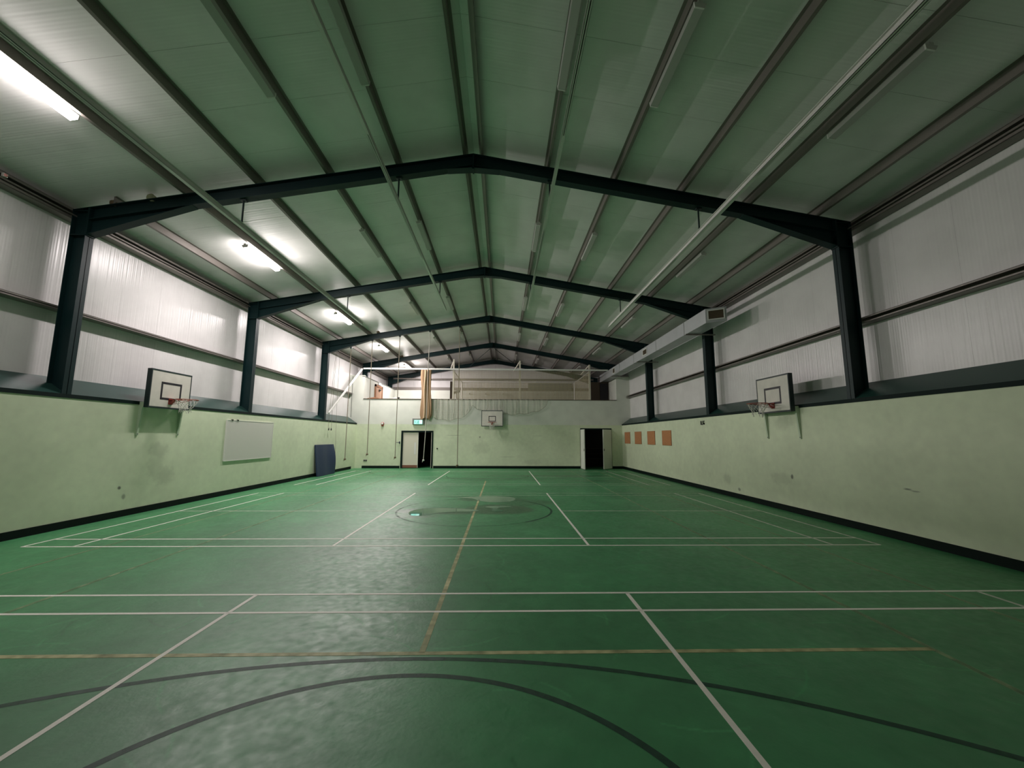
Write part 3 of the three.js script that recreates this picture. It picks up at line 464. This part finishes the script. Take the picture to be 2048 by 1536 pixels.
{ const t = thing('alarm_sounder', 'red fire alarm sounder on the end wall', 'alarm', [-5.97, 2.34, BACK]); part('sounder_base', triUV(new THREE.CylinderGeometry(0.085, 0.085, 0.05, 20).rotateX(Math.PI / 2).translate(-5.97, 2.41, -(BACK - 0.025))), M.red, t); part('sounder_dome', triUV(new THREE.SphereGeometry(0.062, 16, 10).scale(1, 1, 0.8).translate(-5.97, 2.41, -(BACK - 0.06))), M.plastic, t, 'pale dome'); part('sounder_horn', rbox(-6.03, -5.91, 2.28, 2.35, BACK - 0.06, BACK, 0.02), M.red, t); }
{ const t = thing('coat_hook', 'blue grey hook arm on the wall beside the cream door', 'hook', [-5.05, 1.36, BACK]); part('hook_plate', rbox(-5.03, -4.97, 1.33, 1.45, BACK - 0.03, BACK, 0.01), M.blue, t); part('hook_arm', [box(-5.17, -5.0, 1.385, 1.41, BACK - 0.07, BACK - 0.045), box(-5.02, -4.98, 1.38, 1.415, BACK - 0.07, BACK)], M.blue, t); }
{ const t = thing('wall_socket', 'double wall socket low on the end wall near the corner', 'socket', [-6.83, 0.36, BACK]); part('socket_plate', rbox(-6.93, -6.73, 0.37, 0.46, BACK - 0.02, BACK, 0.008), M.greyPlastic, t); for (const x of [-6.89, -6.8]) part('socket_face', box(x, x + 0.06, 0.385, 0.445, BACK - 0.026, BACK - 0.018), M.darkPlastic, t); }
solo('door_button', triUV(new THREE.CylinderGeometry(0.035, 0.04, 0.03, 14).rotateX(Math.PI / 2).translate(-2.94, 1.07, -(BACK - 0.015))), M.darkPlastic, 'small dark round button on the wall beside the open doorway', 'button');

// ---------------------------------------------------------------- gallery front: beam, posts, nets
{
  const Z = 22.62, beam = solo('net_beam', [box(-7.14, 6.59, 5.44, 5.52, Z - 0.03, Z + 0.03)], M.whiteSteel, 'long white steel beam across the front of the gallery', 'beam');
  solo('diagonal_stay', bar([-7.24, 2.75, 18.66], [-7.2, 5.45, 22.58], 0.07, 0.07), M.whiteSteel, 'white steel stay slanting from the corner column to the gallery beam', 'stay');
  for (const [x, y, l] of [[-2.14, 6.07, 'white gallery post at the open edge of the net cage'], [1.61, 6.02, 'white gallery post in the middle of the net cage front'], [5.58, 5.82, 'white gallery post at the dark store end of the net cage']]) {
    const t = thing('gallery_post', l, 'post', [x, 3.805, 22.8], 'posts along the gallery front'); part('post', box(x - 0.045, x + 0.045, 3.805, y, 22.76, 22.85), M.doorCream, t); part('post_brace', bar([x, y - 0.03, 22.87], [x - 0.3, y - 0.42, 23.8], 0.05, 0.05), M.doorCream, t); }
}
const netAlpha = dataTex(64, 64, (i, j) => (Math.min(i, 64 - i) < 7 || Math.min(j, 64 - j) < 7 ? 1 : 0.0), false, [20, 20]);
const netMat = (c, o) => std({ color: c, roughness: 0.95, side: THREE.DoubleSide, transparent: true, alphaMap: netAlpha, opacity: o });
const netBeige = netMat(C(0.50, 0.44, 0.28), 0.95), netGrey = netMat(C(0.50, 0.49, 0.38), 0.6), netBrown = std({ color: C(0.36, 0.235, 0.135), roughness: 0.95, side: THREE.DoubleSide });
function sheet(nu, nv, fn) {                             // grid surface, uv in metres
  const p = [], uv = [], ix = [];
  for (let j = 0; j <= nv; j++) for (let i = 0; i <= nu; i++) { const q = fn(i / nu, j / nv); p.push(q[0], q[1], -q[2]); uv.push(q[3] ?? q[0], q[4] ?? q[1]); }
  for (let j = 0; j < nv; j++) for (let i = 0; i < nu; i++) { const a = j * (nu + 1) + i, b = a + 1, c = a + nu + 1, d = c + 1; ix.push(a, b, d, a, d, c); }
  const g = new THREE.BufferGeometry(); g.setAttribute('position', new THREE.Float32BufferAttribute(p, 3)); g.setAttribute('uv', new THREE.Float32BufferAttribute(uv, 2)); g.setIndex(ix); g.computeVertexNormals(); return g;
}
{
  const t = thing('net_cage', 'beige practice net hung in a cage across the gallery', 'net', [1.7, 3.81, 22.5]);
  part('front_net', sheet(80, 6, (u, v) => [-2.12 + u * 7.68, 3.82 + v * 1.62, 22.72 + 0.012 * Math.sin(u * 60) * (1 - v)]), netBeige, t);
  part('side_net', sheet(40, 4, (u, v) => [-2.14 + 0.02 * Math.sin(u * 40), 3.0 + v * 2.4, 22.95 + u * 4.7, u * 5, v * 2.4]), netBeige, t); part('side_net', sheet(40, 4, (u, v) => [5.56 + 0.02 * Math.sin(u * 40), 3.0 + v * 2.4, 22.95 + u * 4.7, u * 5, v * 2.4]), netBeige, t);
  part('rear_net', sheet(60, 4, (u, v) => [-2.14 + u * 7.7, 3.0 + v * 2.4, 27.68 + 0.02 * Math.sin(u * 50)]), netBeige, t);
  part('cage_pole', [rod([-2.14, 2.75, 27.65], [-2.14, 5.42, 27.65], 0.045), rod([-2.14, 5.42, 22.9], [-2.14, 5.42, 27.65], 0.03), rod([5.58, 2.75, 27.65], [5.58, 5.42, 27.65], 0.045), rod([5.58, 5.42, 22.9], [5.58, 5.42, 27.65], 0.03), rod([-2.14, 5.42, 27.65], [5.58, 5.42, 27.65], 0.03)], M.whiteSteel, t);
  // gathered end of the net hanging over the parapet
  const b = thing('gathered_net', 'brown bundle of gathered netting hanging from the beam over the gallery front', 'net', [-3.6, 2.68, 22.55]);
  part('net_bundle', sheet(72, 40, (u, v) => { const a = u * Math.PI * 2, y = 2.70 + v * 2.72, r = 0.215 + 0.02 * sm(0.45, 0.1, v) + 0.012 * Math.sin(v * 9) - 0.03 * sm(0.08, 0, v), f = 1 + 0.16 * Math.sin(a * 11 + v * 2) + 0.10 * Math.sin(a * 6 - v * 3); return [-3.60 + r * f * Math.cos(a) * 1.15 + 0.03 * Math.sin(v * 5), y + (v < 0.02 ? 0.06 * Math.sin(a * 3) : 0), 22.55 + r * 0.36 * f * Math.sin(a), u * 1.5, y]; }), netBrown, b);
  part('pale_fold', sheet(24, 30, (u, v) => [-3.66 + 0.1 * (u - 0.5) + 0.02 * Math.sin(v * 8), 2.72 + v * 2.66, 22.44 - 0.03 * Math.sin(u * 3.14)]), std({ color: C(0.50, 0.37, 0.23), roughness: 0.95, side: THREE.DoubleSide }), b, 'paler fold of netting');
  // loose skirt of net over the parapet
  const bot = x => { let y = 3.75; const lobe = (a, c, e, p) => { if (x > a && x < c) { const q = (x - a) / (c - a); y = Math.min(y, 3.76 - (3.76 - e) * Math.pow(Math.sin(Math.PI * Math.min(1, Math.max(0, q))), p)); } }; lobe(-3.75, -1.0, 2.62, 0.35); lobe(-1.05, 3.15, 2.95, 0.32); return y + 0.03 * Math.sin(x * 9); };
  const sk = thing('loose_net', 'loose grey netting draped in two scallops over the gallery front', 'net', [-0.3, 2.6, 22.6]);
  part('net_skirt', sheet(220, 14, (u, v) => { const x = -3.5 + u * 6.65, y0 = bot(x), y = y0 + (3.83 - y0) * v; return [x + 0.015 * Math.sin(y * 8 + x * 5), y, 22.62 - 0.05 + 0.028 * Math.sin(x * 21) + 0.018 * Math.sin(x * 37 + 2 + y) + 0.12 * sm(0.9, 1, v)]; }), netGrey, sk);
  part('net_hem', tube(Array.from({ length: 60 }, (_, i) => { const x = -3.5 + i / 59 * 6.65; return [x, bot(x), 22.57]; }), 0.012, 160, 5), std({ color: C(0.32, 0.33, 0.25), roughness: 0.9 }), sk, 'darker hem cord');
  for (const x of [-3.3, -2.95, -2.68, -2.4, -2.02, -1.62, -1.3, -0.2, 0.6, 1.4]) part('net_fold', tube([[x, 3.8, 22.56], [x + 0.02, 3.4, 22.555], [x - 0.03 + 0.05 * Math.sin(x * 7), bot(x) + 0.05, 22.55]], 0.013, 10, 5), std({ color: C(0.38, 0.38, 0.29), roughness: 0.9 }), sk);
}
// inside the gallery
{ const t = thing('gallery_door', 'pale wooden door in the side wall of the gallery', 'door', [-7.09, 2.75, 25.3]);
  part('door_leaf', box(-7.09, -7.05, 2.75, 4.72, 24.75, 25.95), M.wood, t); part('door_frame', [box(-7.09, -7.03, 2.75, 4.86, 24.6, 24.75), box(-7.09, -7.03, 2.75, 4.86, 25.95, 26.1), box(-7.09, -7.03, 4.72, 4.86, 24.6, 26.1)], M.corkEdge, t); part('door_closer', box(-7.05, -6.98, 4.55, 4.62, 25.3, 25.6), M.darkPlastic, t); }
{ const t = thing('gallery_exit_sign', 'small glowing exit sign above the gallery door', 'exit sign', [-7.08, 4.9, 25.5]); part('sign_case', box(-7.09, -7.03, 4.88, 5.04, 25.2, 25.75), M.plastic, t); part('lit_panel', box(-7.03, -7.022, 4.9, 5.02, 25.23, 25.72), std({ color: C(0.3, 0.3, 0.3), emissive: C(0.75, 1, 0.9), emissiveIntensity: 0.15 }), t);
  const l = new THREE.RectAreaLight(C(0.7, 1, 0.88), 0.15, 0.45, 0.1); l.position.set(0.065, 0.06, 0.02); l.rotation.set(0, -Math.PI / 2, 0); l.name = 'sign_light'; t.add(l); }
for (const x of [-1.77, -0.59, 0.635, 3.12, 4.355, 5.62]) { const t = solo('wall_peg', [triUV(new THREE.SphereGeometry(0.055, 12, 8).translate(x, 4.8, -29.08)), rod([x, 4.8, 29.1], [x, 4.8, 29.18], 0.02)], M.plastic, 'white round peg on the rear gallery wall behind the net', 'peg', null, 'pegs on the rear gallery wall'); }
solo('dark_panel', box(2.5, 5.7, 5.06, 5.62, 29.40, 29.45), M.greyPlastic, 'long dark panel on the gable behind the net cage', 'panel');
solo('timber_slab', box(-2.4, -2.27, 3.72, 4.9, 23.4, 23.9), M.darkWood, 'dark brown timber slab standing behind the gallery front', 'slab');
{ const t = thing('floodlight', 'small white floodlight on a stand behind the gallery front', 'floodlight', [-2.1, 2.75, 24.0]); part('stand', rod([-2.06, 2.75, 24.0], [-2.06, 4.25, 24.0], 0.04), M.plastic, t); part('head', triUV(new THREE.BoxGeometry(0.34, 0.14, 0.16).rotateZ(0.3).translate(-2.14, 4.32, -24.0)), M.whiteSteel, t); part('lens', triUV(new THREE.BoxGeometry(0.1, 0.12, 0.14).rotateZ(0.3).translate(-1.94, 4.38, -24.0)), M.darkPlastic, t); }
{ const t = thing('hand_tool', 'small white and black tool lying on the gallery capping', 'tool', [-5.3, 3.805, BACK + 0.1]); part('blade', prism([[-5.6, 3.806], [-5.22, 3.806], [-5.24, 3.9], [-5.5, 3.87]], BACK + 0.06, BACK + 0.14), M.plastic, t); part('handle', triUV(new THREE.SphereGeometry(0.06, 12, 8).scale(1.4, 0.9, 1).translate(-5.2, 3.86, -(BACK + 0.1))), M.darkPlastic, t); }
solo('timber_offcut', prism([[-6.95, 3.806], [-6.2, 3.806], [-6.3, 3.85], [-6.55, 3.88], [-6.8, 3.84]], BACK + 0.02, BACK + 0.16), M.corkEdge, 'brown timber offcut lying on the gallery capping', 'offcut');
{ const t = thing('store_unit', 'tall dark cupboard in the far corner of the gallery', 'cupboard', [6.5, 2.75, 24.4]); part('unit_body', box(5.98, 7.04, 2.75, 5.03, 24.3, 24.9), M.darkWood, t); part('unit_door', box(6.02, 6.5, 2.85, 4.95, 24.28, 24.3), M.darkWood, t); part('unit_door', box(6.52, 7.0, 2.85, 4.95, 24.28, 24.3), M.black, t); }
// lumps left on top of the rafters
function tuft(x, d, r, m, label, cat) { const g = new THREE.IcosahedronGeometry(r, 3), p = g.attributes.position; for (let i = 0; i < p.count; i++) { const a = p.getX(i), b = p.getY(i), c = p.getZ(i), k = 1 + 0.5 * noise.noise(a * 14, b * 14, c * 14); p.setXYZ(i, a * k, b * k * 0.9, c * k); } g.computeVertexNormals(); solo('nest_lump', triUV(g.translate(x, raft(x) + r * 0.75, -d)), m, label, cat, null, 'lumps on the rafters'); }
tuft(-6.3, 7.62, 0.08, M.foam, 'pale round lump on the rafter by the hoops', 'lump'); tuft(-7.0, 7.62, 0.07, M.tuft, 'small dark lump on the rafter end by the hoops', 'lump');
tuft(-5.18, 18.63, 0.075, M.tuft, 'brown tufted lump on the rafter of the climbing ropes', 'lump'); tuft(-5.42, 24.13, 0.08, M.tuft, 'brown tufted lump on the rafter inside the gallery', 'lump');
{ const t = thing('alarm_lamp', 'small pinkish indicator lamp on the eaves beam', 'indicator', [-7.66, 5.94, 6.45]); part('lamp_body', triUV(new THREE.SphereGeometry(0.03, 12, 8).translate(-7.66, 5.97, -6.45)), std({ color: C(0.7, 0.3, 0.28), roughness: 0.4 }), t); part('lamp_base', box(-7.69, -7.65, 5.94, 6.0, 6.42, 6.48), M.plastic, t); }

scene.traverse(o => { if (o.isMesh) { o.castShadow = true; o.receiveShadow = true; } });
renderer.render(scene, camera);
